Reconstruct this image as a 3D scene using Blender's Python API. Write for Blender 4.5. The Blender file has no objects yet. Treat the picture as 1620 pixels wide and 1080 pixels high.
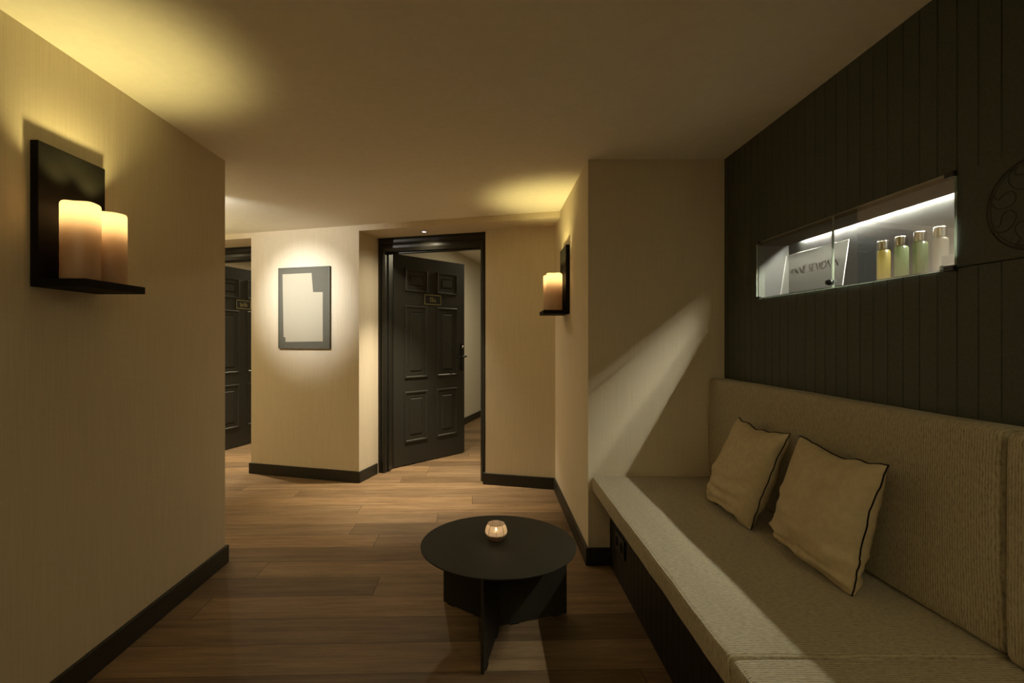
import bpy, bmesh, math, random
from mathutils import Vector, Matrix, noise
C = bpy.context.scene.collection
random.seed(7)
PI = math.pi
F, CU, CV, HC = 792.0, 775.0, 537.0, 1.214      # focal length (px), principal point, eye height

# ------------------------------------------------------------------ materials
def new_mat(name):
    m = bpy.data.materials.new(name); m.use_nodes = True
    nt = m.node_tree
    for n in list(nt.nodes): nt.nodes.remove(n)
    out = nt.nodes.new('ShaderNodeOutputMaterial')
    return m, nt, out
def node(nt, typ, **kw):
    n = nt.nodes.new(typ)
    for k, v in kw.items(): setattr(n, k, v)
    return n
def link(nt, a, b): nt.links.new(a, b)
def math_n(nt, op, a, b=None, c=None):
    n = node(nt, 'ShaderNodeMath', operation=op)
    for i, v in enumerate((a, b, c)):
        if v is None: continue
        if isinstance(v, (int, float)): n.inputs[i].default_value = v
        else: link(nt, v, n.inputs[i])
    return n.outputs[0]
def mixc(nt, fac, a, b, mode='MIX'):
    n = node(nt, 'ShaderNodeMix', data_type='RGBA', blend_type=mode)
    for s, v in ((n.inputs['Factor'], fac), (n.inputs['A'], a), (n.inputs['B'], b)):
        pass
    ins = [i for i in n.inputs if i.enabled]
    for s, v in zip(ins, (fac, a, b)):
        if isinstance(v, (int, float)): s.default_value = v
        elif isinstance(v, tuple): s.default_value = (*v, 1) if len(v) == 3 else v
        else: link(nt, v, s)
    return [o for o in n.outputs if o.enabled][0]
def principled(nt, out, color=(.5,.5,.5), rough=.5, metal=0., spec=.5, coat=0.):
    p = node(nt, 'ShaderNodeBsdfPrincipled')
    if isinstance(color, tuple): p.inputs['Base Color'].default_value = (*color, 1)
    else: link(nt, color, p.inputs['Base Color'])
    p.inputs['Roughness'].default_value = rough
    p.inputs['Metallic'].default_value = metal
    p.inputs['Specular IOR Level'].default_value = spec
    p.inputs['Coat Weight'].default_value = coat
    link(nt, p.outputs[0], out.inputs[0])
    return p
def bump(nt, p, height, strength=.3, dist=.002):
    b = node(nt, 'ShaderNodeBump'); b.inputs['Strength'].default_value = strength
    b.inputs['Distance'].default_value = dist
    link(nt, height, b.inputs['Height']); link(nt, b.outputs[0], p.inputs['Normal'])
def obj_coord(nt, scale=(1,1,1), rot=(0,0,0)):
    t = node(nt, 'ShaderNodeTexCoord'); mp = node(nt, 'ShaderNodeMapping')
    mp.inputs['Scale'].default_value = scale; mp.inputs['Rotation'].default_value = rot
    link(nt, t.outputs['Object'], mp.inputs['Vector'])
    return mp.outputs[0]
def noise_tex(nt, vec, scale, detail=3, rough=.5):
    n = node(nt, 'ShaderNodeTexNoise'); n.inputs['Scale'].default_value = scale
    n.inputs['Detail'].default_value = detail; n.inputs['Roughness'].default_value = rough
    link(nt, vec, n.inputs['Vector']); return n.outputs['Fac']
def ramp(nt, fac, stops):
    r = node(nt, 'ShaderNodeValToRGB'); link(nt, fac, r.inputs[0])
    el = r.color_ramp.elements
    while len(el) < len(stops): el.new(.5)
    for e, (p, c) in zip(el, stops): e.position = p; e.color = (*c, 1)
    return r.outputs[0]
def simple(name, color, rough=.5, metal=0., spec=.5, coat=0., nscale=60, nstr=.08, var=.12):
    m, nt, out = new_mat(name)
    v = obj_coord(nt)
    f = noise_tex(nt, v, nscale)
    lo = tuple(c*(1-var) for c in color); hi = tuple(min(1, c*(1+var)) for c in color)
    p = principled(nt, out, ramp(nt, f, [(.3, lo), (.7, hi)]), rough, metal, spec, coat)
    if nstr: bump(nt, p, f, nstr, .001)
    return m

def wallpaper(name, color):
    m, nt, out = new_mat(name)
    rib = noise_tex(nt, obj_coord(nt, (1, 1, .008)), 480, 1)
    weft = noise_tex(nt, obj_coord(nt, (.05, .05, 1)), 420, 1)
    f = math_n(nt, 'ADD', math_n(nt, 'MULTIPLY', rib, .75), math_n(nt, 'MULTIPLY', weft, .25))
    col = ramp(nt, f, [(.35, tuple(c*.92 for c in color)), (.65, tuple(c*1.04 for c in color))])
    p = principled(nt, out, col, .85, 0, .2)
    bump(nt, p, f, .35, .0015)
    return m
def wood_floor(name):
    m, nt, out = new_mat(name)
    t = node(nt, 'ShaderNodeTexCoord'); mp = node(nt, 'ShaderNodeMapping')
    mp.inputs['Rotation'].default_value = (0, 0, math.radians(-1.6))
    link(nt, t.outputs['Object'], mp.inputs['Vector'])
    sp = node(nt, 'ShaderNodeSeparateXYZ'); link(nt, mp.outputs[0], sp.inputs[0])
    W, L = .187, 2.1
    ry = math_n(nt, 'DIVIDE', math_n(nt, 'ADD', sp.outputs[1], .04), W)
    row = math_n(nt, 'FLOOR', ry)
    wn = node(nt, 'ShaderNodeTexWhiteNoise', noise_dimensions='1D'); link(nt, row, wn.inputs['W'])
    rx = math_n(nt, 'ADD', math_n(nt, 'DIVIDE', sp.outputs[0], L), math_n(nt, 'MULTIPLY', wn.outputs[0], 5.3))
    pid = math_n(nt, 'FLOOR', rx)
    cv = node(nt, 'ShaderNodeCombineXYZ'); link(nt, row, cv.inputs[0]); link(nt, pid, cv.inputs[1])
    w2 = node(nt, 'ShaderNodeTexWhiteNoise', noise_dimensions='2D'); link(nt, cv.outputs[0], w2.inputs['Vector'])
    # distance to plank joints
    fy = math_n(nt, 'FRACT', ry); fx = math_n(nt, 'FRACT', rx)
    ey = math_n(nt, 'MULTIPLY', math_n(nt, 'MINIMUM', fy, math_n(nt, 'SUBTRACT', 1., fy)), W)
    ex = math_n(nt, 'MULTIPLY', math_n(nt, 'MINIMUM', fx, math_n(nt, 'SUBTRACT', 1., fx)), L)
    e = math_n(nt, 'MINIMUM', ex, ey)
    groove = node(nt, 'ShaderNodeMapRange'); groove.inputs['From Min'].default_value = .0006
    groove.inputs['From Max'].default_value = .0022; link(nt, e, groove.inputs['Value'])
    # grain, shifted per plank
    off = node(nt, 'ShaderNodeVectorMath', operation='MULTIPLY_ADD')
    link(nt, w2.outputs['Color'], off.inputs[0]); off.inputs[1].default_value = (17, 13, 9)
    mp2 = node(nt, 'ShaderNodeMapping'); mp2.inputs['Scale'].default_value = (1.1, 13, 1)
    link(nt, mp.outputs[0], mp2.inputs['Vector']); link(nt, mp2.outputs[0], off.inputs[2])
    g1 = noise_tex(nt, off.outputs[0], 2.2, 6, .62)
    mp3 = node(nt, 'ShaderNodeMapping'); mp3.inputs['Scale'].default_value = (4, 90, 1)
    link(nt, mp.outputs[0], mp3.inputs['Vector'])
    g2 = noise_tex(nt, mp3.outputs[0], 3., 4, .6)
    g = math_n(nt, 'ADD', math_n(nt, 'MULTIPLY', g1, .65), math_n(nt, 'MULTIPLY', g2, .35))
    base = ramp(nt, g, [(.33, (.130, .082, .045)), (.52, (.240, .156, .086)), (.68, (.325, .225, .135))])
    tone = ramp(nt, w2.outputs['Value'], [(0, (.62, .60, .58)), (.5, (.95, .95, .95)), (1, (1.12, 1.08, 1.02))])
    col = mixc(nt, 1., base, tone, 'MULTIPLY')
    col = mixc(nt, math_n(nt, 'SUBTRACT', 1., groove.outputs[0]), col, (.03, .017, .010))
    p = principled(nt, out, col, .48, 0, .30)
    h = math_n(nt, 'ADD', math_n(nt, 'MULTIPLY', g, .25), groove.outputs[0])
    bump(nt, p, h, .22, .0012)
    return m
def fabric(name, color, dark):
    """ribbed tweed, the ribs follow the object's y axis"""
    m, nt, out = new_mat(name)
    v = obj_coord(nt)
    sp = node(nt, 'ShaderNodeSeparateXYZ'); link(nt, v, sp.inputs[0])
    wob = noise_tex(nt, v, 22, 2)
    ph = math_n(nt, 'ADD', math_n(nt, 'MULTIPLY', sp.outputs[1], 2*PI/.0072), math_n(nt, 'MULTIPLY', wob, 5.))
    rib = math_n(nt, 'MULTIPLY_ADD', math_n(nt, 'SINE', ph), .5, .5)
    xz = math_n(nt, 'ADD', sp.outputs[0], sp.outputs[2])
    st = math_n(nt, 'MULTIPLY_ADD', math_n(nt, 'SINE', math_n(nt, 'MULTIPLY', xz, 2*PI/.0055)), .5, .5)
    w = math_n(nt, 'ADD', math_n(nt, 'MULTIPLY', rib, .7), math_n(nt, 'MULTIPLY', st, .3))
    fleck = noise_tex(nt, obj_coord(nt, (.35, 1, .35)), 190, 3, .7)
    f = math_n(nt, 'ADD', math_n(nt, 'MULTIPLY', w, .34), math_n(nt, 'MULTIPLY', fleck, .78))
    col = ramp(nt, f, [(.22, dark), (.55, color), (.85, tuple(min(1, c*1.35) for c in color))])
    p = principled(nt, out, col, .9, 0, .15)
    p.inputs['Sheen Weight'].default_value = .15
    bump(nt, p, f, .7, .004)
    return m
def clear_glass(name, tint=(1, 1, 1), spec=.6, rough=.0, refl_haze=0.):
    m, nt, out = new_mat(name)
    tr = node(nt, 'ShaderNodeBsdfTransparent'); tr.inputs[0].default_value = (*tint, 1)
    gl = node(nt, 'ShaderNodeBsdfGlossy'); gl.inputs['Roughness'].default_value = rough
    fr = node(nt, 'ShaderNodeFresnel'); fr.inputs[0].default_value = 1.45
    mx = node(nt, 'ShaderNodeMixShader')
    link(nt, math_n(nt, 'MULTIPLY', fr.outputs[0], spec), mx.inputs[0])
    link(nt, tr.outputs[0], mx.inputs[1]); link(nt, gl.outputs[0], mx.inputs[2])
    last = mx
    if refl_haze:                                    # faint translucent grey stands in for reflections on the plate
        t = node(nt, 'ShaderNodeBsdfTranslucent'); t.inputs[0].default_value = (.85, .84, .8, 1)
        m2 = node(nt, 'ShaderNodeMixShader'); m2.inputs[0].default_value = refl_haze
        link(nt, mx.outputs[0], m2.inputs[1]); link(nt, t.outputs[0], m2.inputs[2]); last = m2
    link(nt, last.outputs[0], out.inputs[0])
    return m
def wax(name, color, trans, tfac=.55, gloss=.06, clear=0.):
    m, nt, out = new_mat(name)
    f = noise_tex(nt, obj_coord(nt, (1, 1, .12)), 45, 3)
    d = node(nt, 'ShaderNodeBsdfDiffuse')
    link(nt, ramp(nt, f, [(.3, tuple(c*.9 for c in color)), (.7, color)]), d.inputs[0])
    t = node(nt, 'ShaderNodeBsdfTranslucent'); t.inputs[0].default_value = (*trans, 1)
    g = node(nt, 'ShaderNodeBsdfGlossy'); g.inputs['Roughness'].default_value = .25
    m1 = node(nt, 'ShaderNodeMixShader'); m1.inputs[0].default_value = tfac
    m2 = node(nt, 'ShaderNodeMixShader'); m2.inputs[0].default_value = gloss
    link(nt, d.outputs[0], m1.inputs[1]); link(nt, t.outputs[0], m1.inputs[2])
    link(nt, m1.outputs[0], m2.inputs[1]); link(nt, g.outputs[0], m2.inputs[2])
    last = m2
    if clear:
        tr = node(nt, 'ShaderNodeBsdfTransparent'); tr.inputs[0].default_value = (1, .93, .85, 1)
        m3 = node(nt, 'ShaderNodeMixShader'); m3.inputs[0].default_value = clear
        link(nt, m2.outputs[0], m3.inputs[1]); link(nt, tr.outputs[0], m3.inputs[2]); last = m3
    link(nt, last.outputs[0], out.inputs[0])
    return m
def emit(name, color, strength):
    m, nt, out = new_mat(name)
    e = node(nt, 'ShaderNodeEmission'); e.inputs[0].default_value = (*color, 1); e.inputs[1].default_value = strength
    link(nt, e.outputs[0], out.inputs[0]); return m

M = {}
M['paper'] = wallpaper('ribbed wallpaper', (.67, .59, .46))
M['plaster'] = simple('ceiling plaster', (.87, .835, .76), .9, 0, .2, nscale=30, nstr=.05, var=.02)
M['roomwall'] = simple('room plaster', (.60, .56, .47), .9, 0, .2, nscale=30, nstr=.05, var=.02)
M['floor'] = wood_floor('oak planks')
M['dark'] = simple('dark lacquer panelling', (.062, .068, .058), .6, 0, .35, nscale=120, nstr=.10)
M['benchwood'] = simple('dark stained bench wood', (.019, .0155, .012), .6, 0, .25, nscale=90, nstr=.10)
M['base'] = simple('dark skirting paint', (.0190, .0180, .0140), .45, 0, .4, nscale=120, nstr=.05)
M['door'] = simple('dark door paint', (.026, .0255, .0205), .45, 0, .45, nscale=90, nstr=.05)
M['casing'] = simple('glossy dark frame paint', (.020, .019, .015), .32, 0, .36, nscale=40, nstr=.10)
M['sconce'] = simple('dark bronze wood', (.0075, .0066, .0046), .7, 0, .15, nscale=80, nstr=.08)
M['table'] = simple('powder coated steel', (.027, .025, .018), .6, 0, .2, nscale=300, nstr=.06)
M['black'] = simple('black plastic', (.008, .008, .008), .35, 0, .5)
M['hole'] = simple('socket recess', (.003, .003, .003), .8, 0, .1)
M['handle'] = simple('black metal', (.010, .010, .009), .35, .3, .5)
M['gold'] = simple('brushed brass', (.42, .37, .18), .45, .7, .5, nstr=0)
M['steel'] = simple('polished silver', (.75, .74, .72), .18, 1., .5, nstr=0, var=.03)
M['capmetal'] = simple('satin silver cap', (.62, .59, .55), .16, 1., .6, nstr=0, var=.03)
M['fabric'] = fabric('ribbed tweed', (.40, .355, .262), (.135, .116, .080))
M['pillow'] = simple('brushed linen', (.53, .45, .315), .92, 0, .15, nscale=55, nstr=.18, var=.07)
M['stitch'] = simple('black cord', (.010, .009, .007), .8, 0, .2)
M['wax'] = wax('warm wax', (.58, .43, .33), (.95, .72, .46), .45)
M['stop_core'] = simple('light stop core', (.30, .22, .17), .9, 0, .1, nstr=0)
M['frame'] = simple('grey satin frame', (.098, .094, .074), .5, 0, .4, nstr=.03)
M['mount'] = simple('grey art mount', (.108, .104, .083), .8, 0, .2, nstr=.03, var=.03)
M['overlay'] = simple('cream sheet', (.40, .365, .285), .9, 0, .1, nstr=0, var=.01)
M['niche'] = simple('grey niche lining', (.036, .037, .037), .6, 0, .3, nstr=.03, var=.05)
M['nicheback'] = simple('dark grey niche back', (.024, .025, .0255), .5, 0, .3, nstr=.03, var=.05)
M['bumper'] = wax('green glass block', (.10, .13, .095), (.10, .13, .10), .3, .12)
M['glass'] = clear_glass('showcase glass', (.95, .97, .95), .28)
M['edge'] = wax('green glass edge', (.26, .31, .24), (.20, .26, .19), .3, .15)
M['acrylic'] = clear_glass('clear acrylic', (.95, .95, .93), 1.3, refl_haze=.02)
M['acredge'] = wax('bright acrylic edge', (.85, .85, .80), (.95, .95, .9), .5, .2)
M['ink'] = simple('brown ink', (.030, .021, .017), .8, 0, .1, nstr=0)
M['tea'] = wax('frosted tealight glass', (.62, .50, .40), (.95, .80, .62), .62, .10, .22)
M['teabase'] = wax('thick smoky glass', (.20, .15, .11), (.55, .40, .28), .45, .25, .25)
M['cup'] = simple('tin cup', (.6, .58, .55), .3, 1., .5, nstr=0)
M['whitewax'] = wax('white wax', (.8, .74, .62), (.95, .8, .6), .4)
M['flame'] = emit('flame', (1, .70, .38), 30)
M['led'] = emit('cool led', (1.0, .94, .79), 2350)
M['lens'] = emit('lamp lens', (.85, .85, 1.0), 6)
def bottle_mat(name, c, t): return wax(name, c, t, .6, .14, .10)
M['oil'] = bottle_mat('yellow oil', (.150, .125, .032), (.30, .25, .07))
M['greenlotion'] = bottle_mat('pale green lotion', (.080, .105, .055), (.19, .24, .13))
M['greenoil'] = bottle_mat('deep green oil', (.034, .058, .024), (.10, .155, .06))
M['clearlotion'] = bottle_mat('clear lotion', (.100, .096, .080), (.21, .20, .17))

# ------------------------------------------------------------------ mesh helpers
class MB:
    def __init__(self): self.bm = bmesh.new(); self.mats = []
    def mi(self, mat):
        if mat not in self.mats: self.mats.append(mat)
        return self.mats.index(mat)
    def face(self, pts, mat=None, smooth=False):
        vs = [self.bm.verts.new(p) for p in pts]
        f = self.bm.faces.new(vs); f.smooth = smooth
        if mat: f.material_index = self.mi(mat)
        return f
    def box(self, x0, x1, y0, y1, z0, z1, bev=0, mat=None, mtx=None, seg=2):
        b2 = bmesh.new(); bmesh.ops.create_cube(b2, size=1)
        for v in b2.verts:
            v.co = Vector(((x0+x1)/2+v.co.x*(x1-x0), (y0+y1)/2+v.co.y*(y1-y0), (z0+z1)/2+v.co.z*(z1-z0)))
        if bev: bmesh.ops.bevel(b2, geom=b2.edges[:], offset=bev, segments=seg, affect='EDGES', profile=.5)
        self.merge(b2, mat, mtx)
    def merge(self, b2, mat=None, mtx=None, smooth=None):
        if mtx: bmesh.ops.transform(b2, matrix=mtx, verts=b2.verts[:])
        bmesh.ops.recalc_face_normals(b2, faces=b2.faces[:])
        i = self.mi(mat) if mat else 0
        vm = {v: self.bm.verts.new(v.co) for v in b2.verts}
        for f in b2.faces:
            nf = self.bm.faces.new([vm[v] for v in f.verts]); nf.material_index = i
            nf.smooth = f.smooth if smooth is None else smooth
        b2.free()
    def prism(self, poly, z0, z1, mat=None, mtx=None):
        b2 = bmesh.new(); n = len(poly)
        lo = [b2.verts.new((x, y, z0)) for x, y in poly]; hi = [b2.verts.new((x, y, z1)) for x, y in poly]
        b2.faces.new(lo[::-1]); b2.faces.new(hi)
        for i in range(n):
            b2.faces.new((lo[i], lo[(i+1) % n], hi[(i+1) % n], hi[i]))
        self.merge(b2, mat, mtx)
    def lathe(self, prof, seg=32, mat=None, mtx=None, smooth=True, rot0=0., cap=False):
        """prof: [(r,z)...]; r==0 ends make a pole"""
        b2 = bmesh.new(); rings = []
        for r, z in prof:
            if r < 1e-6: rings.append([b2.verts.new((0, 0, z))])
            else: rings.append([b2.verts.new((r*math.cos(rot0+2*PI*k/seg), r*math.sin(rot0+2*PI*k/seg), z)) for k in range(seg)])
        for a, b in zip(rings, rings[1:]):
            for k in range(seg):
                k2 = (k+1) % seg
                q = [a[k % len(a)], a[k2 % len(a)], b[k2 % len(b)], b[k % len(b)]]
                u = []
                for v in q:
                    if v not in u: u.append(v)
                if len(u) > 2: b2.faces.new(u).smooth = smooth
        self.merge(b2, mat, mtx)
    def tube(self, pts, r, seg=8, closed=False, mat=None, mtx=None):
        b2 = bmesh.new(); n = len(pts); P = [Vector(p) for p in pts]; rings = []
        prev = None
        for i in range(n):
            if closed: t = P[(i+1) % n]-P[i-1]
            else: t = P[min(i+1, n-1)]-P[max(i-1, 0)]
            t.normalize()
            if prev is None:
                a = Vector((0, 0, 1)) if abs(t.z) < .9 else Vector((1, 0, 0))
                u = t.cross(a).normalized()
            else:
                u = (prev-t*prev.dot(t)).normalized()
            prev = u; w = t.cross(u)
            rings.append([b2.verts.new(P[i]+(u*math.cos(2*PI*k/seg)+w*math.sin(2*PI*k/seg))*r) for k in range(seg)])
        for i in range(n if closed else n-1):
            a, b = rings[i], rings[(i+1) % n]
            for k in range(seg):
                b2.faces.new((a[k], a[(k+1) % seg], b[(k+1) % seg], b[k])).smooth = True
        if not closed:
            b2.faces.new(rings[0][::-1]); b2.faces.new(rings[-1])
        self.merge(b2, mat, mtx)
    def soft_box(self, x0, x1, y0, y1, z0, z1, r, step=.03, fn=None, mat=None):
        """upholstered box: dense grid with rounded edges, then displaced by fn"""
        def lines(a, b):
            e = [0, .12*r, .3*r, .55*r, .8*r, r]
            n = max(1, int((b-a-2*r)/step))
            mid = [r+(b-a-2*r)*k/n for k in range(1, n)]
            return [a+t for t in e]+[a+t for t in mid]+[b-t for t in e[::-1]]
        L = [lines(x0, x1), lines(y0, y1), lines(z0, z1)]
        lo = Vector((x0+r, y0+r, z0+r)); hi = Vector((x1-r, y1-r, z1-r))
        b2 = bmesh.new(); cache = {}
        def vert(p):
            k = tuple(round(c, 5) for c in p)
            if k not in cache:
                q = Vector(p); c = Vector([min(max(q[i], lo[i]), hi[i]) for i in range(3)])
                d = q-c
                if d.length > 1e-9: q = c+d.normalized()*r
                if fn: q = fn(q)
                cache[k] = b2.verts.new(q)
            return cache[k]
        for ax in range(3):
            a, b = [i for i in range(3) if i != ax]
            for val in (L[ax][0], L[ax][-1]):
                for i in range(len(L[a])-1):
                    for j in range(len(L[b])-1):
                        q = []
                        for ii, jj in ((i, j), (i+1, j), (i+1, j+1), (i, j+1)):
                            p = [0, 0, 0]; p[ax] = val; p[a] = L[a][ii]; p[b] = L[b][jj]; q.append(vert(p))
                        try: b2.faces.new(q).smooth = True
                        except ValueError: pass
        self.merge(b2, mat)
    def build(self, name, mat, parent=None, loc=None, mods=None):
        me = bpy.data.meshes.new(name)
        self.bm.normal_update(); self.bm.to_mesh(me); self.bm.free()
        ml = [mat]+[x for x in self.mats if x is not mat]
        if self.mats:
            order = {i: ml.index(x) for i, x in enumerate(self.mats)}
            idx = [order.get(p.material_index, 0) for p in me.polygons]
        for x in ml: me.materials.append(x)
        if self.mats: me.polygons.foreach_set('material_index', idx)
        o = bpy.data.objects.new(name, me); C.objects.link(o)
        if parent: o.parent = parent
        if loc: o.location = loc
        return o
def thing(name, label, cat, loc=(0,0,0), rz=0, group=None):
    o = bpy.data.objects.new(name, None); C.objects.link(o); o.empty_display_size = .1
    o.location = loc; o.rotation_euler = (0, 0, rz); return tag(o, label, cat, group)
def tag(o, label, cat, group=None):
    o['label'] = label; o['category'] = cat
    if group: o['group'] = group
    return o
def struct(o): o['kind'] = 'structure'; return o
def lamp(kind, name, loc, energy, color, parent=None, aim=None, **kw):
    l = bpy.data.lights.new(name, kind); l.energy = energy; l.color = color
    for k, v in kw.items(): setattr(l, k, v)
    o = bpy.data.objects.new(name, l); C.objects.link(o)
    if parent: o.parent = parent
    o.location = loc
    if aim is not None:
        o.rotation_euler = (Vector(aim)-Vector(loc)).to_track_quat('-Z', 'Y').to_euler()
    return o

# ------------------------------------------------------------------ camera
cam = bpy.data.cameras.new('camera'); cam.sensor_width = 36; cam.lens = F/1620*36
cam.shift_x = (810-CU)/1620; cam.shift_y = (CV-540)/1620
cam.clip_start = .02
co = bpy.data.objects.new('camera', cam); C.objects.link(co)
co.location = (0, 0, HC); co.rotation_euler = (PI/2, 0, 0)
bpy.context.scene.camera = co

# ------------------------------------------------------------------ the setting
ZC = 2.185                                   # ceiling
ZS = 2.137                                   # soffit over the door recesses
XL, XR, YP = -1.44, 1.265, 2.70              # left wall, panelled wall, pillar front
XP = .53                                     # pillar side
BK = Matrix.Translation((-1.111, 4.249, 0)) @ Matrix.Rotation(math.radians(-16), 4, 'Z')   # frame of the slanted door wall
def bk(s, t, z=0): return BK @ Vector((s, t, z))
R2 = 1.043                                   # recess width
S_BL = -1.102                                # left end of the picture block

b = MB(); b.prism([(-5.2, -2.6), (1.7, -2.6), (5.2, 2.0), (5.2, 9.8), (-5.2, 9.8)], -.12, 0)
struct(b.build('floor', M['floor']))
p1 = bk(-3.7, 0); p2 = bk(2.9, 0)
b = MB(); b.prism([(-4.6, -2.6), (1.7, -2.6), (1.7, p2.y+.33), (p2.x, p2.y), (p1.x, p1.y), (-4.6, p1.y)], ZC, ZC+.1)
struct(b.build('ceiling', M['plaster']))
b = MB(); b.box(-4.4, XL, -2.5, 2.722, 0, ZC)
struct(b.build('wall_left', M['paper']))
b = MB(); b.box(-4.4, 1.6, -2.6, -2.5, 0, ZC)
struct(b.build('wall_rear', M['paper']))
b = MB(); b.box(-4.5, -4.3, 2.722, 5.5, 0, ZC)
struct(b.build('wall_corridor', M['paper']))
b = MB(); b.box(XP, 1.62, YP, 4.9, 0, ZC)
struct(b.build('wall_pillar', M['paper']))
TB = .47
b = MB()
b.box(S_BL, 0, 0, TB, 0, ZS, mtx=BK)
b.box(-3.6, S_BL-R2, 0, TB, 0, ZS, mtx=BK)
b.box(-3.7, 1.72, 0, TB, ZS, 2.6, mtx=BK)
struct(b.build('wall_back', M['paper']))
b = MB()
a1, a2 = (-.037, 4.208), (XP+.02, 4.052)
q1, q2 = bk(R2, TB), bk(1.75, TB)
b.prism([a1, a2, (q2.x, q2.y), (q1.x, q1.y)], 0, ZS)
struct(b.build('wall_alcove', M['paper']))
# rooms behind the two doors
b = MB()
b.box(-.20, -.09, TB, 5.0, 0, 2.42, mtx=BK)
b.box(3.4, 3.5, TB, 5.0, 0, 2.42, mtx=BK)
b.box(-3.6, 3.5, 5.0, 5.1, 0, 2.42, mtx=BK)
b.box(-3.6, -3.5, TB, 5.0, 0, 2.42, mtx=BK)
b.box(1.72, 3.5, TB-.1, TB, 0, 2.42, mtx=BK)
struct(b.build('wall_rooms', M['roomwall']))
b = MB(); b.box(-3.6, 3.5, TB, 5.1, 2.42, 2.5, mtx=BK)
struct(b.build('ceiling_rooms', M['plaster']))

# dark panelled wall with V grooves, an opening for the showcase and a flat band beside it
NY0, NY1, NZ0, NZ1 = 1.356, 2.357, 1.410, 1.666
GW, GR = .0592, .0022
def plank_poly(y0, y1, x_front=XR, x_back=XR+.03, origin=NY0, gd=.004):
    pts = []; k = math.ceil((y0-origin)/GW-1e-6)
    pts.append((x_back, y0)); pts.append((x_front, y0))
    while origin+k*GW <= y1+1e-6:
        y = origin+k*GW; k += 1
        if y-GR <= y0 or y+GR >= y1: continue
        pts += [(x_front, y-GR), (x_front+gd, y), (x_front, y+GR)]
    pts += [(x_front, y1), (x_back, y1)]
    return pts
def rect(y0, y1): return [(XR+.03, y0), (XR, y0), (XR, y1), (XR+.03, y1)]
b = MB()
b.prism(plank_poly(-2.5, YP), 0, NZ0-.0028)
b.prism(plank_poly(-2.5, YP), NZ1, ZC)
b.prism(plank_poly(NY1, YP), NZ0-.0028, NZ1)
b.prism(rect(.85, NY0), NZ0, NZ1)
b.prism(plank_poly(-2.5, .85), NZ0-.0028, NZ1)
b.box(1.43, 1.62, -2.5, YP, 0, ZC)
b.box(XR+.03, 1.43, NY1+.03, NY1+.05, 0, ZC)
struct(b.build('wall_right', M['dark']))

# skirting boards
BH, BT = .095, .015
def board(name, segs, mtx=None):
    m = MB()
    for (x0, x1, y0, y1) in segs: m.box(x0, x1, y0, y1, 0, BH, .003, mtx=mtx)
    return struct(m.build(name, M['base']))
board('baseboard_left', [(XL, XL+BT, -2.5, 2.722+BT), (-4.3, XL+BT-.001, 2.722, 2.722+BT)])
board('baseboard_back', [(S_BL-BT, BT, -BT, 0), (0, BT, 0, .30), (S_BL-BT, S_BL, 0, .30), (-3.6, S_BL-R2, -BT, 0)], BK)
board('baseboard_pillar', [(XP-BT, XP, YP-BT, 4.06), (XP, .648, YP-BT, YP)])
ang = math.atan2(a2[1]-a1[1], a2[0]-a1[0])
board('baseboard_alcove', [(-.02, math.hypot(a2[0]-a1[0], a2[1]-a1[1])-.03, -BT, 0), (-.02, 0, 0, .08)],
      Matrix.Translation((*a1, 0)) @ Matrix.Rotation(ang, 4, 'Z'))
board('baseboard_room', [(-.09, -.075, TB+.01, 5.0), (-.09, 3.4, 4.985, 5.0)], BK)

# door casings: a stepped moulding on jambs and head
def casing(name, s0):
    m = MB(); w = .068
    t0 = .325
    prof = [(0, .035), (.0, .012), (.012, .004), (.024, .004), (.030, .010), (.040, 0.), (.052, .0), (w, .016), (w, .145)]
    def ring(f, flip):
        pass
    # sweep profile (distance in from the outer edge, depth) along left jamb, head, right jamb
    HW = .125                                     # deeper head moulding
    path = []
    for d, t in prof:
        dh = d/w*HW
        path.append([(s0+d, t0+t, 0), (s0+d, t0+t, ZS-dh), (s0+R2-d, t0+t, ZS-dh), (s0+R2-d, t0+t, 0)])
    for A, B in zip(path, path[1:]):
        for i in range(3):
            m.face([BK @ Vector(p) for p in (A[i], A[i+1], B[i+1], B[i])])
    # door stop
    m.box(s0+w, s0+w+.012, t0+.06, t0+.10, 0, ZS-HW, mtx=BK)
    m.box(s0+R2-w-.012, s0+R2-w, t0+.06, t0+.10, 0, ZS-HW, mtx=BK)
    m.box(s0+w, s0+R2-w, t0+.06, t0+.10, ZS-HW-.012, ZS-HW, mtx=BK)
    # lining behind
    m.box(s0+.001, s0+w, TB-.003, TB+.02, 0, ZS-HW, mtx=BK)
    m.box(s0+R2-w, s0+R2-.001, TB-.003, TB+.02, 0, ZS-HW, mtx=BK)
    m.box(s0+.001, s0+R2-.001, TB-.003, TB+.02, ZS-HW, ZS-.001, mtx=BK)
    bmesh.ops.recalc_face_normals(m.bm, faces=m.bm.faces[:])
    return struct(m.build(name, M['casing']))
casing('trim_1', 0); casing('trim_2', S_BL-R2)

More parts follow.
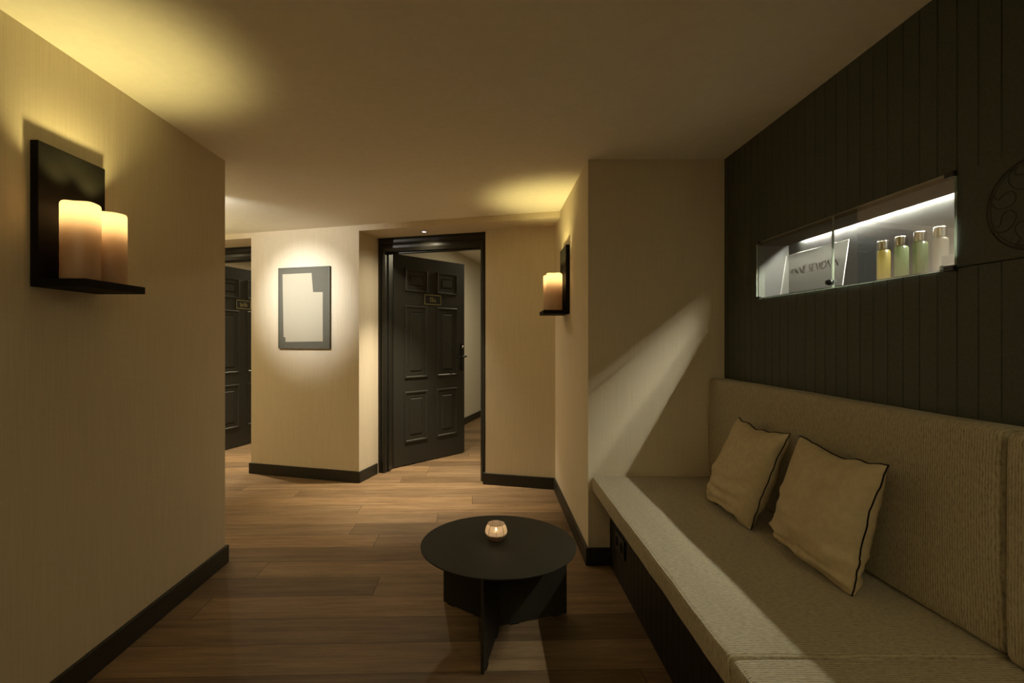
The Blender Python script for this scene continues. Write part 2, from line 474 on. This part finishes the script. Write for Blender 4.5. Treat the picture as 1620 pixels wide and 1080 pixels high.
# ------------------------------------------------------------------ doors
def strokes(m, segs, ox, oz, y, depth, sc):
    """flat letter strokes: (x0,z0,x1,z1,width)"""
    for x0, z0, x1, z1, w in segs:
        a = Vector((ox+x0*sc, 0, oz+z0*sc)); c = Vector((ox+x1*sc, 0, oz+z1*sc))
        d = (c-a); d.normalize(); n = Vector((-d.z, 0, d.x))*w*sc*.5
        poly = [a+n, c+n, c-n, a-n]
        fr = [Vector((p.x, y-depth, p.z)) for p in poly]
        m.face(fr)
        bb = [Vector((p.x, y, p.z)) for p in poly]
        for i in range(4): m.face([fr[i], fr[(i+1) % 4], bb[(i+1) % 4], bb[i]])
def arc(cx, cz, rx, rz, a0, a1, w0, w1, n=8):
    out = []
    for k in range(n):
        t0 = math.radians(a0+(a1-a0)*k/n); t1 = math.radians(a0+(a1-a0)*(k+1)/n)
        out.append((cx+rx*math.cos(t0), cz+rz*math.sin(t0), cx+rx*math.cos(t1), cz+rz*math.sin(t1), w0+(w1-w0)*(k+.5)/n))
    return out
T, N = .16, .055        # thick and thin strokes of a condensed display serif
G = {
 'U': (.62, [(.14, 1, .14, .25, T), (0, .98, .28, .98, N), (.50, 1, .50, .25, N+.02), (.38, .98, .62, .98, N)] + arc(.32, .25, .18, .22, 180, 360, T, N)),
 'l': (.30, [(.15, 1.02, .15, .02, T), (.03, .02, .27, .02, N), (.04, 1., .15, 1., N)]),
 'í': (.32, [(.15, .64, .15, .02, T), (.03, .02, .27, .02, N), (.04, .62, .15, .62, N), (.12, .80, .26, .98, .09)]),
 'a': (.48, [(.34, .52, .34, .02, T), (.34, .04, .46, .04, N)] + arc(.20, .50, .14, .15, 20, 160, N, .11) + arc(.20, .18, .14, .17, 0, 360, N+.03, N+.03, 12)),
 'I': (.34, [(.16, 1, .16, 0, T), (.02, .98, .30, .98, N), (.02, .02, .30, .02, N)]),
 'g': (.46, arc(.20, .44, .15, .20, 0, 360, .09, .09, 12) + [(.30, .60, .44, .66, N+.02), (.10, .24, .08, .10, N)] + arc(.20, -.08, .17, .16, 0, 360, N+.02, N+.02, 12)),
 'e': (.42, arc(.20, .33, .16, .31, 20, 330, .09, .09, 14) + [(.05, .36, .36, .36, N)]),
 'd': (.50, arc(.19, .32, .15, .30, 0, 360, .08, .08, 14) + [(.36, 1.02, .36, .02, T), (.26, 1.0, .36, 1.0, N), (.36, .02, .48, .02, N)]),
 'o': (.44, arc(.21, .32, .17, .31, 0, 360, .09, .09, 14)),
}
DW, DT, DH = .92, .045, 2.022
def make_door(name, word, label):
    root = thing(name, label, 'door'); struct(root)
    m = MB(); m.box(0, DW, 0, DT, .008, DH, .002)
    m.build('leaf', M['door'], root)
    rows = [(1.675, 1.901), (.836, 1.544), (.220, .713)]
    for c0, c1 in ((.126, .412), (.529, .812)):
        for z0, z1 in rows:
            m = MB(); rings = []
            for off, h in ((0, 0), (.004, .009), (.010, .012), (.017, .011), (.024, .004), (.030, .002), (.034, .0035), (.062, .0035), (.066, .0), (.069, 0.), (.078, .008)):
                rings.append([(c0+off, -h, z0+off), (c1-off, -h, z0+off), (c1-off, -h, z1-off), (c0+off, -h, z1-off)])
            for A, B in zip(rings, rings[1:]):
                for i in range(4):
                    m.face([A[i], A[(i+1) % 4], B[(i+1) % 4], B[i]])
            m.face(rings[-1])
            m.build('panel', M['door'], root)
    # name plate
    px, pz, pw, ph = .475, 1.614, .108, .050
    m = MB(); m.box(px-pw, px+pw, -.006, 0, pz-ph, pz+ph, .001)
    pl = m.build('name_plate', M['black'], root); pl['label'] = 'black plate with a gold border and the gold word '+word
    m = MB(); r = .007
    for x0, x1, z0, z1 in ((-pw, pw, ph-r, ph), (-pw, pw, -ph, -ph+r), (-pw, -pw+r, -ph, ph), (pw-r, pw, -ph, ph)):
        m.box(px+x0, px+x1, -.0075, -.006, pz+z0, pz+z1)
    m.build('plate_border', M['gold'], pl)
    m = MB(); tot = sum(G[c][0] for c in word); sc = .046; x = px-tot*sc/2
    for c in word:
        strokes(m, G[c][1], x, pz-sc*.48, -.006, .0012, sc); x += G[c][0]*sc
    bmesh.ops.recalc_face_normals(m.bm, faces=m.bm.faces[:])
    m.build('lettering', M['gold'], pl)
    # handle
    m = MB(); m.box(.862, .908, -.009, 0, .885, 1.175, .003)
    h = m.build('handle_plate', M['handle'], root)
    m = MB(); m.tube([(.885, -.005, 1.035), (.885, -.062, 1.035)], .010, 12)
    m.tube([(.893, -.060, 1.035), (.85, -.064, 1.035), (.765, -.062, 1.033)], .009, 12)
    m.build('lever', M['handle'], h)
    m = MB(); m.lathe([(0, 0), (.014, 0), (.014, .006), (0, .006)], 16, mtx=Matrix.Translation((.885, -.008, 1.135)) @ Matrix.Rotation(PI/2, 4, 'X'))
    m.build('lock_cylinder', M['steel'], h)
    for z in (.25, 1.06, 1.82):
        m = MB(); m.tube([(-.008, .006, z-.045), (-.008, .006, z+.045)], .006, 10)
        m.box(-.008, .0, .004, .008, z-.04, z+.04)
        m.build('hinge', M['handle'], root)
    return root
d1 = make_door('door_1', 'Ulía', 'dark six-panel door standing half open right of the picture, plate reading Ulía')
p = bk(.070, .497); d1.location = (p.x, p.y, 0); d1.rotation_euler = (0, 0, math.radians(46.5))
d2 = make_door('door_2', 'Igeldo', 'dark six-panel door partly hidden at the left corridor, plate reading Igeldo')
p = bk(S_BL-R2+.080, .480); d2.location = (p.x, p.y, 0); d2.rotation_euler = (0, 0, math.radians(72.9))

# ------------------------------------------------------------------ wall sconces
WARM = (1.0, .81, .29)
def sconce(loc, rz, label):
    """local frame: wall is the plane y=0, the lamp stands out to -y, x runs along the wall"""
    r = thing('wall_sconce', label, 'wall lamp', loc, rz, 'candle wall lamps')
    m = MB(); m.box(-.137, .137, -.026, 0, 0, .46, .0025); bp = m.build('backplate', M['sconce'], r)
    m = MB(); m.box(-.137, .137, -.174, -.026, 0, .026, .0025); m.build('shelf', M['sconce'], r)
    for sx, cy, hgt in ((-1, -.100, .252), (1, -.094, .250)):
        R = .054
        prof = [(0, .0262), (R*.97, .0262), (R, .032)]
        top = .026+hgt
        for k in range(1, 12): prof.append((R*(1+.006*math.sin(k*2.1)), .03+(hgt-.02)*k/12))
        prof += [(R, top-.010), (R*.985, top-.004), (R*.93, top), (R*.82, top-.001), (R*.7, top-.005), (0, top-.006)]
        m = MB(); m.lathe(prof, 40)
        for v in m.bm.verts:
            a = math.atan2(v.co.y, v.co.x); rr = math.hypot(v.co.x, v.co.y)
            if rr > .02:
                k = 1+.012*noise.noise(Vector((math.cos(a)*2+sx*3, math.sin(a)*2, v.co.z*6)))
                v.co.x *= k; v.co.y *= k
                if v.co.z > top-.02: v.co.z += .003*noise.noise(Vector((math.cos(a)*1.3+sx*5, math.sin(a)*1.3, 2)))
        c = m.build('candle', M['wax'], r, (sx*.064, cy, 0)); c['label'] = 'ivory wax candle glowing at its top'
        m = MB(); m.lathe([(0, .0275), (.024, .0275), (.024, top-.056), (.021, top-.052), (0, top-.052)], 28); m.build('light_stop', M['stop_core'], c)  # hidden core added to keep the bulb's light off the lower wax
        lamp('POINT', 'candle_bulb', (0, 0, top-.024), .62, (1.0, .77, .40), c, shadow_soft_size=.016)
        lamp('SPOT', 'candle_uplight', (0, 0, top+.002), 5.5, WARM, c, aim=(0, 0, 3), spot_size=math.radians(102), spot_blend=.7, shadow_soft_size=.012)
    return r
# left wall faces +X: local x -> +Y(world) , -y -> +X
sconce((XL, 1.7035, 1.380), PI/2, 'two-candle wall lamp on the large beige wall nearest the viewer')
sconce((XP, 3.455, 1.385), -PI/2, 'two-candle wall lamp on the side of the beige pillar beyond the bench')

# ------------------------------------------------------------------ picture
def pic():
    r = thing('wall_picture', 'grey framed picture with a blank cream sheet on the spotlit wall', 'picture', (0, 0, 0))
    r.matrix_world = BK @ Matrix.Translation((-.534, 0, 1.135))
    W, H, D, fw = .262, .714, .022, .011
    m = MB()
    for x0, x1, z0, z1 in ((-W, W, H-fw, H), (-W, W, 0, fw), (-W, -W+fw, fw, H-fw), (W-fw, W, fw, H-fw)):
        m.box(x0, x1, -D, 0, z0, z1, .0015)
    m.build('frame', M['frame'], r)
    m = MB(); m.box(-W+fw, W-fw, -D+.0025, -.004, fw, H-fw); m.build('mount', M['mount'], r)
    # sheet outline measured on the picture, width 0..1, height 0..1 from the top
    o = [(372, 655), (527, 648), (535, 750), (585, 750), (585, 1013), (388, 1013), (388, 988), (378, 988)]
    poly = []
    for x, y in o:
        fx = (x-348)/272.; top = 622-12*fx; bot = 1047+6*fx
        poly.append((-W+2*W*fx, H*(1-(y-top)/(bot-top))))
    m = MB(); m.prism([(x, z) for x, z in poly], 0, .001, mtx=Matrix(((1, 0, 0, 0), (0, 0, -1, -D+.002), (0, 1, 0, 0), (0, 0, 0, 1))))
    s = m.build('art_overlay', M['overlay'], r); s['label'] = 'cream sheet with a stepped corner'  # cream shape that blanks out the art, no paper in the frame
pic()

# ------------------------------------------------------------------ recessed lamps over the doors
def downlight(s, t, label, e, e2):
    p = bk(s, t, ZS)
    r = thing('recessed_light', label, 'ceiling light', p, 0, 'recessed lights over the doors')
    m = MB(); m.lathe([(.016, -.0005), (.022, -.0025), (.024, -.0005), (.024, -.0002)], 24); m.build('trim_ring', M['steel'], r)
    m = MB(); m.lathe([(0, -.0012), (.016, -.0012), (.016, -.0002)], 24); m.build('lens', M['lens'], r)
    lamp('SPOT', 'recessed_lamp', (0, 0, -.008), e, (1, .86, .60), r, aim=(0, 0, -3), spot_size=math.radians(72), spot_blend=1, shadow_soft_size=.012)
    lamp('SPOT', 'recessed_lamp_spill', (0, 0, -.008), e2, (1, .86, .60), r, aim=(0, 0, -3), spot_size=math.radians(155), spot_blend=1, shadow_soft_size=.015)
downlight(.515, .19, 'tiny recessed ceiling light above the half-open door right of the picture', 290, 26)
downlight(S_BL-.56, .15, 'tiny recessed ceiling light above the corridor door left of the picture', 215, 18)

# ------------------------------------------------------------------ bench
SZ, SX = .482, .55
b = MB(); b.prism(plank_poly(-.6, YP-.0005, .647, 1.262, NY0), 0, .396)
bench = tag(b.build('bench_base', M['benchwood']), 'dark planked built-in bench base under the tweed seat cushions', 'bench')
def seat_fn(y0, y1, seed):
    def fn(q):
        v = Vector(q)
        if q.z > .46: v.z += .004*min(1, max(0, (1.16-q.x)/.06))*noise.noise(Vector((q.x*4, q.y*3, seed)))
        if q.x < SX+.03:
            v.x += .006*noise.noise(Vector((q.y*2.4, seed, 0)))+.0025*noise.noise(Vector((q.y*9, seed, q.z*12)))
        return v
    return fn
def seat(y0, y1, seed, label):
    m = MB(); f = seat_fn(y0, y1, seed)
    m.soft_box(SX, XR-.004, y0, y1, .397, SZ, .018, .03, f)
    o = tag(m.build('seat_cushion', M['fabric']), label, 'seat cushion', 'tweed seat cushions')
    m = MB(); pts = []
    n = 60
    for k in range(n+1):
        y = y0+.02+(y1-y0-.04)*k/n
        q = f(Vector((SX+.006, y, SZ-.006))); pts.append((q.x, q.y, q.z))
    m.tube(pts, .0032, 6); m.build('piping', M['fabric'], o)
    return o
seat(1.158, YP-.003, 1.3, 'long tweed seat cushion against the pillar under two pillows')
seat(-.45, 1.154, 5.7, 'tweed seat cushion at the bottom right corner of the photo')
def back(y0, y1, seed, top, xf, label):
    def fn(q):
        v = Vector(q)
        if q.x < 1.22: v.x += .006*noise.noise(Vector((seed, q.y*3, q.z*4)))-.006*math.exp(-((q.z-.75)/.22)**2)
        if q.z > .9: v.z += .004*noise.noise(Vector((seed, q.y*3, 1)))
        return v
    m = MB(); m.soft_box(xf, XR-.002, y0, y1, SZ+.0015, top, .022, .035, fn)
    return tag(m.build('back_cushion', M['fabric']), label, 'back cushion', 'tweed back cushions')
back(1.150, YP-.003, 2.2, 1.010, 1.178, 'long tweed back cushion behind the two pillows')
back(-.45, 1.141, 8.1, 1.006, 1.172, 'tweed back cushion cut by the right edge of the photo')

# scatter pillows
def pillow(ctr, hw, hh, T_, lean, yaw, shear, seed, label):
    r = thing('pillow', label, 'pillow', (ctr[0], ctr[1], SZ), 0, 'beige pillows on the bench')
    # local: a -> world -Y (right in the photo), b -> up, c -> towards -X (front)
    rot = Matrix.Rotation(yaw, 3, 'Z') @ Matrix.Rotation(lean, 3, 'Y')
    def place(a, bb, c):
        v = rot @ Vector((-c, -a-shear*bb, bb)) + Vector((0, 0, ctr[2]-SZ))
        v.z = max(v.z, .0045)
        v.x = min(v.x, 1.160-ctr[0])
        return v
    n = 44
    def edge(a, bb):
        pin = .095
        x = hw*a*(1-pin*(1-bb*bb)); y = hh*bb*(1-pin*(1-a*a))
        w = .011*noise.noise(Vector((a*3.3, bb*3.3, seed)))
        return x+w*abs(a)**6, y+w*abs(bb)**6
    def surf(i, j, side):
        a = math.sin(PI/2*(2*i/n-1)); bb = math.sin(PI/2*(2*j/n-1))
        x, y = edge(a, bb)
        t = max(0., (1-a*a)*(1-bb*bb))
        th = T_*t**.42*(1+.20*(-bb))
        ed = 1-(1-abs(a)**3)*(1-abs(bb)**3)
        wr = .014*noise.noise(Vector((a*3.2+seed, bb*3.2, side*3)))*t**.3
        wr += .034*noise.noise(Vector((a*1.4+bb, bb*7+seed, side*5)))*t**.3*max(0, .35-bb)**1.1
        wr += .012*noise.noise(Vector((a*7+seed, bb*3, side*7)))*t**.35*ed
        return place(x, y, side*(th+wr))
    m = MB(); bm = m.bm
    g = {}
    for side in (1, -1):
        for i in range(n+1):
            for j in range(n+1):
                rim = i in (0, n) or j in (0, n)
                if rim and side == -1: g[(-1, i, j)] = g[(1, i, j)]; continue
                g[(side, i, j)] = bm.verts.new(surf(i, j, side) if not rim else place(*edge(math.sin(PI/2*(2*i/n-1)), math.sin(PI/2*(2*j/n-1))), 0))
        for i in range(n):
            for j in range(n):
                q = [g[(side, i, j)], g[(side, i+1, j)], g[(side, i+1, j+1)], g[(side, i, j+1)]]
                f = bm.faces.new(q if side > 0 else q[::-1]); f.smooth = True
    bmesh.ops.recalc_face_normals(bm, faces=bm.faces[:])
    m.build('cover', M['pillow'], r)
    pts = []
    per = [(i, 0) for i in range(n)]+[(n, j) for j in range(n)]+[(n-i, n) for i in range(n)]+[(0, n-j) for j in range(n)]
    for i, j in per:
        a = math.sin(PI/2*(2*i/n-1)); bb = math.sin(PI/2*(2*j/n-1))
        x, y = edge(a, bb); k = 1.006
        v = place(x*k, y*k, .003*noise.noise(Vector((a*9, bb*9, seed+4)))); pts.append(v)
    m = MB(); m.tube(pts, .0022, 6, True); e = m.build('edging', M['stitch'], r); e['label'] = 'black stitched edging'
    return r
pillow((1.066, 1.600, .676), .207, .197, .082, math.radians(9), math.radians(-2), .13, 3.1, 'larger beige pillow with black edging, nearest the viewer on the bench')
pillow((1.045, 2.058, .676), .187, .199, .080, math.radians(13), math.radians(0), .25, 8.6, 'beige pillow with black edging nearest the pillar, behind the nearer pillow')

# socket in the bench front
r = thing('wall_socket', 'black double power socket on the dark bench front near the pillar', 'socket', (.647, 2.465, .205))
m = MB(); m.box(-.010, 0, -.085, .085, -.045, .045, .002); pl = m.build('socket_plate', M['black'], r)
for y in (-.04, .04):
    m = MB(); m.lathe([(0, .0005), (.0185, .0005), (.020, .002), (.023, .002), (.024, 0)], 20, mtx=Matrix.Translation((-.010, y, 0)) @ Matrix.Rotation(-PI/2, 4, 'Y'))
    m.build('outlet', M['hole'], r)

# ------------------------------------------------------------------ coffee table
TX, TY, TZ, TR_ = .036, 2.122, .355, .327
r = thing('coffee_table', 'low round dark metal coffee table on three crossed plate legs', 'table', (TX, TY, 0))
m = MB(); m.lathe([(0, TZ-.005), (TR_-.001, TZ-.005), (TR_, TZ-.004), (TR_, TZ-.001), (TR_-.001, TZ), (0, TZ)], 128)
for f in m.bm.faces: f.smooth = False
m.build('tabletop', M['table'], r)
for deg in (141, 18, 258.5):
    m = MB(); m.box(0, .318, -.006, .006, .004, TZ-.0055, .001, mtx=Matrix.Rotation(math.radians(deg), 4, 'Z'))
    lg = m.build('leg', M['table'], r)
    for x0 in (.05, .25):
        m = MB(); m.box(x0, x0+.04, -.010, .010, 0, .008, .002, mtx=Matrix.Rotation(math.radians(deg), 4, 'Z'))
        m.build('glide', M['black'], lg)

# tealight glass
HX, HY = .027, 2.150
hold = thing('candle_holder', 'small faceted ivory glass tealight holder on the round table', 'candle holder', (HX, HY, TZ+.0005))
NS = 9
m = MB(); m.lathe([(.044, .0265), (.0475, .036), (.0470, .046), (.0440, .058), (.0385, .070)], NS, smooth=False, rot0=.52)
m.build('bowl', M['tea'], hold)
m = MB(); m.lathe([(0, 0), (.026, 0), (.034, .006), (.040, .016), (.044, .0265), (.040, .026), (0, .022)], NS, smooth=False, rot0=.52)
g = m.build('glass_foot', M['teabase'], hold); g['label'] = 'thick darker glass base'
m = MB()
m.tube([(.0385*math.cos(.52+2*PI*k/NS), .0385*math.sin(.52+2*PI*k/NS), .070) for k in range(NS)], .0011, 6, True)
for k in range(NS):
    a = .52+2*PI*k/NS
    m.tube([(rr*math.cos(a), rr*math.sin(a), z) for rr, z in ((.027, .001), (.0345, .006), (.0405, .016), (.0445, .0265), (.048, .036), (.0475, .046), (.0445, .058), (.0387, .070))], .0010, 5)
m.build('glass_rib', M['teabase'], hold)
tl = thing('tealight', 'lit white tealight inside the faceted glass holder', 'candle', (HX, HY, TZ+.0235))
m = MB(); m.lathe([(0, 0), (.019, 0), (.0195, .014), (.0188, .014), (.0183, .010)], 24); m.build('cup', M['cup'], tl)
m = MB(); m.lathe([(0, .001), (.018, .001), (.018, .011), (0, .0115)], 24); m.build('wax', M['whitewax'], tl)
m = MB(); m.lathe([(0, .014), (.0025, .017), (.0036, .021), (.0022, .027), (0, .034)], 14); m.build('flame', M['flame'], tl)
lamp('POINT', 'tealight_flame', (.0, .0, .024), .085, (1, .74, .45), tl, shadow_soft_size=.006)

# ------------------------------------------------------------------ lit showcase in the panelled wall
r = thing('display_niche', 'long lit glass-fronted showcase niche set in the dark panelled wall', 'showcase', (XR, NY0, NZ0))
L_, H_, D_ = NY1-NY0, NZ1-NZ0, .142
m = MB(); w = .008
m.box(D_, D_+w, -w, L_+w, -w+.0, H_, 0, M['nicheback'])
m.box(.0305, D_, -w, 0, -.004, H_, 0, M['niche']); m.box(.0305, D_, L_, L_+w, -.004, H_, 0, M['niche'])
m.box(.001, D_, 0, L_, -.004, .0, 0, M['niche']); m.box(.001, D_, 0, L_, H_-.0, H_+w, 0, M['niche'])
m.build('lining', M['niche'], r)
m = MB(); m.box(.001, D_-.013, .0005, L_-.0005, H_-.012, H_-.0002); sf = m.build('lining_top', M['hole'], r)
m = MB(); m.box(D_-.0045, D_-.0005, .030, L_-.10, H_-.0025, H_-.0008); st = m.build('led_strip', M['led'], r); st['label'] = 'glowing white light strip'
def pane(y0, y1, name):
    m = MB(); x0, x1, z0, z1 = -.009, -.002, -.006, H_+.003
    v = {}
    c = [(x, y, z) for x in (x0, x1) for y in (y0, y1) for z in (z0, z1)]
    # big faces in clear glass, the four ground edges in green
    m.face([(x0, y0, z0), (x0, y1, z0), (x0, y1, z1), (x0, y0, z1)], M['glass'])
    m.face([(x1, y0, z0), (x1, y0, z1), (x1, y1, z1), (x1, y1, z0)], M['glass'])
    for q in ([(x0, y0, z0), (x1, y0, z0), (x1, y1, z0), (x0, y1, z0)], [(x0, y0, z1), (x0, y1, z1), (x1, y1, z1), (x1, y0, z1)],
              [(x0, y0, z0), (x0, y0, z1), (x1, y0, z1), (x1, y0, z0)], [(x0, y1, z0), (x1, y1, z0), (x1, y1, z1), (x0, y1, z1)]):
        m.face(q, M['edge'])
    return m.build(name, M['glass'], r)
g1 = pane(-.002, .480, 'glass_door'); g2 = pane(.483, L_+.003, 'glass_door')
def clip(pg, y0, y1, z0, z1):
    m = MB(); m.box(-.014, -.001, y0, y1, z0, z1, .0015); m.build('clip', M['black'], pg)
clip(g1, -.003, .024, H_-.010, H_+.006); clip(g1, -.003, .026, -.009, .006)
clip(g2, L_-.030, L_+.004, -.009, .005); clip(g2, L_-.026, L_+.004, H_-.006, H_+.006)
m = MB(); m.box(.002, .010, .002, .050, .001, .038, .001); m.build('bumper', M['bumper'], g1)
m = MB(); m.lathe([(0, 0), (.011, 0), (.011, .014), (.008, .015), (.008, .021), (0, .022)], 20, mtx=Matrix.Translation((-.009, .4815, .014)) @ Matrix.Rotation(-PI/2, 4, 'Y'))
m.build('knob', M['handle'], g2)
# bottles
def bottle(y, mat, label):
    x = 1.332
    r = thing('bottle', label, 'bottle', (x, y, NZ0+.0005), 0, 'bottles in the showcase')
    R = .0185
    m = MB(); m.lathe([(0, 0), (R-.002, 0), (R, .003), (R, .098), (R-.002, .103), (R-.0045, .106), (0, .107)], 32); m.build('body', mat, r)
    m = MB(); m.lathe([(0, .107), (R-.003, .107), (R-.003, .1073), (R-.003, .1105), (R-.003, .111), (R-.0018, .111), (R-.0018, .1115), (R-.0018, .1345), (R-.0018, .135), (R-.003, .136), (R-.0033, .136), (0, .136)], 32)
    c = m.build('cap', M['capmetal'], r); c['label'] = 'silver screw cap'
bottle(1.693, M['oil'], 'bottle of yellow oil with a silver cap in the showcase')
bottle(1.620, M['greenlotion'], 'pale green bottle standing next to the yellow one in the showcase')
bottle(1.549, M['greenoil'], 'deep green bottle beside the colourless one in the showcase')
bottle(1.480, M['clearlotion'], 'colourless grey bottle at the right end of the showcase')
# acrylic brand stand
r = thing('acrylic_sign', 'clear tilted acrylic sign with thin brown lettering at the left end of the showcase', 'sign', (0, 0, NZ0+.001))
def slab(c0, c1, c2, c3, th, name):
    a, b_, c, d = [Vector(q) for q in (c0, c1, c2, c3)]
    n = (b_-a).cross(d-a).normalized()*th
    m = MB()
    m.face([a, b_, c, d], M['acrylic']); m.face([a+n, d+n, c+n, b_+n], M['acrylic'])
    P = [a, b_, c, d]
    for i in range(4):
        m.face([P[i], P[i]+n, P[(i+1) % 4]+n, P[(i+1) % 4]], M['acredge'])
    bmesh.ops.recalc_face_normals(m.bm, faces=m.bm.faces[:])
    return m.build(name, M['acrylic'], r)
bx, tx = 1.288, 1.312
A = (bx, 2.215, .001); B = (bx, 1.826, .001); Cc = (tx, 1.826, .170); Dd = (tx, 2.212, .172)
slab(A, B, Cc, Dd, .003, 'front_plate')
# lettering, thin flared capitals
def cap(ch):
    t, h = .085, .05
    return {
     'A': (.74, [(.02, 0, .36, 1, h), (.36, 1, .70, 0, t), (.14, .36, .58, .36, h)]),
     'N': (.78, [(.06, 0, .06, 1, h), (.06, 1, .70, 0, t), (.70, 0, .70, 1, h)]),
     'E': (.52, [(.06, 0, .06, 1, t), (.06, .97, .46, .97, h), (.06, .52, .40, .52, h), (.06, .03, .48, .03, h)]),
     'S': (.50, arc(.24, .75, .19, .23, 30, 270, h, t) + arc(.24, .27, .20, .25, 90, -150, t, h)),
     'M': (.96, [(.04, 0, .14, 1, h), (.14, 1, .48, .05, t), (.48, .05, .80, 1, h), (.80, 1, .90, 0, t)]),
     'O': (.88, arc(.43, .5, .38, .5, 0, 360, t, t, 24)),
     'I': (.22, [(.10, 0, .10, 1, t)]),
     ' ': (.30, [])}[ch]
m = MB(); word = 'ANNE SEMONIN'; tot = sum(cap(c)[0]+.10 for c in word); sc = .305/tot; x = 0
up = (Vector(Dd)-Vector(A)).normalized(); rt = Vector((0, -1, 0)); nf = Vector((-1, 0, .142)).normalized()
org = Vector(A)+up*.078+rt*.052+nf*.0036
hs = sc*.85
for c in word:
    wd, sg = cap(c)
    for x0, z0, x1, z1, w_ in sg:
        a = Vector((x+x0*sc, z0*hs)); e = Vector((x+x1*sc, z1*hs)); d = (e-a).normalized(); n = Vector((-d.y, d.x))*w_*sc*.85
        m.face([org+rt*q.x+up*q.y for q in (a+n, e+n, e-n, a-n)])
    x += (wd+.10)*sc
m.build('lettering', M['ink'], r)

# carved emblem on the flat band
r = thing('wall_emblem', 'round dark carved emblem of comma shapes on the panel right of the showcase', 'emblem', (0, 0, 0))
EY, EZ, EX = 1.166, 1.534, XR
ER = .1075
m = MB(); m.lathe([(ER-.003, .0), (ER-.0015, .0025), (ER, .003), (ER+.0015, .0025), (ER+.003, 0)], 96, mtx=Matrix.Translation((EX, EY, EZ)) @ Matrix.Rotation(-PI/2, 4, 'Y'))
m.lathe([(ER-.010, .0), (ER-.0085, .0015), (ER-.007, 0)], 96, mtx=Matrix.Translation((EX, EY, EZ)) @ Matrix.Rotation(-PI/2, 4, 'Y'))
m.build('ring', M['base'], r)
cm = [(540, 555), (575, 580), (582, 612), (555, 670), (510, 720), (460, 742), (400, 738), (372, 702), (405, 696), (440, 688), (450, 650), (458, 610), (485, 570), (510, 556)]
pts0 = []
for zx, zy in cm:
    u = 1500+zx/5.4; v = 230+zy/5.4; Y = EX*F/(u-CU); pts0.append((Y-EY, HC+(CV-v)*Y/F-EZ))
for k in range(8):
    a = 2*PI*k/8; m = MB()
    P = [(EX+.0003, EY+y*math.cos(a)-z*math.sin(a), EZ+y*math.sin(a)+z*math.cos(a)) for y, z in pts0]
    # smooth the outline
    Q = []
    n = len(P)
    for i in range(n):
        p0, p1_, p2_, p3 = [Vector(P[(i+j) % n]) for j in (-1, 0, 1, 2)]
        for t in (0, .25, .5, .75):
            Q.append(.5*((2*p1_)+(-p0+p2_)*t+(2*p0-5*p1_+4*p2_-p3)*t*t+(-p0+3*p1_-3*p2_+p3)*t**3))
    m.tube(Q, .0019, 6, True); m.build('comma', M['base'], r)
m = MB(); m.tube([(EX, EY+.011*math.cos(2*PI*k/24), EZ+.011*math.sin(2*PI*k/24)) for k in range(24)], .0021, 6, True); m.build('hub', M['base'], r)

# ------------------------------------------------------------------ lights
pw = bk(-.534, 0, 1.56)
lp = bk(-.60, -1.28, ZC-.03)
lamp('SPOT', 'picture_spot', lp, 118, (1, 1, .97), aim=pw, spot_size=math.radians(47), spot_blend=1, shadow_soft_size=.02)
lamp('SPOT', 'picture_fill', lp, 42, (1, .96, .84), aim=bk(-.534, 0, 2.02), spot_size=math.radians(80), spot_blend=1, shadow_soft_size=.03)  # second lamp added to brighten the wall top and the ceiling
p = bk(1.2, 2.3, 2.38); lamp('AREA', 'room_fill_light', p, 25, (1, .88, .58), aim=(p.x, p.y, 0), size=.3)  # unseen lamp added to light the room behind the half-open door
p = bk(-1.9, 2.6, 2.38); lamp('AREA', 'room_fill_light', p, 45, (1, .88, .58), aim=(p.x, p.y, 0), size=.3)  # likewise added and unseen, for the room off the corridor

# unseen fill lights added behind the viewer and in the corridor, bounced off ceiling
for name, loc, e in (('rear_fill', (-.9, -1.0, 1.5), 32), ('rear_fill', (.7, -1.2, 1.5), 70), ('corridor_fill', (-3.3, 3.5, 1.4), 95)):
    lamp('SPOT', name, loc, e, (1, .87, .50), aim=(loc[0], loc[1], 3), spot_size=math.radians(140), spot_blend=.5, shadow_soft_size=.05)
w = bpy.data.worlds.new('world'); bpy.context.scene.world = w; w.use_nodes = True
w.node_tree.nodes['Background'].inputs[0].default_value = (.02, .016, .011, 1)
w.node_tree.nodes['Background'].inputs[1].default_value = .2

sc = bpy.context.scene
sc.view_settings.view_transform = 'Standard'; sc.view_settings.look = 'None'
sc.view_settings.gamma = 1; sc.view_settings.use_curve_mapping = False
sc.view_settings.exposure = 0.0
sc.cycles.max_bounces = 14; sc.cycles.diffuse_bounces = 8; sc.cycles.transparent_max_bounces = 24
sc.cycles.sample_clamp_indirect = 4; sc.cycles.use_denoising = True
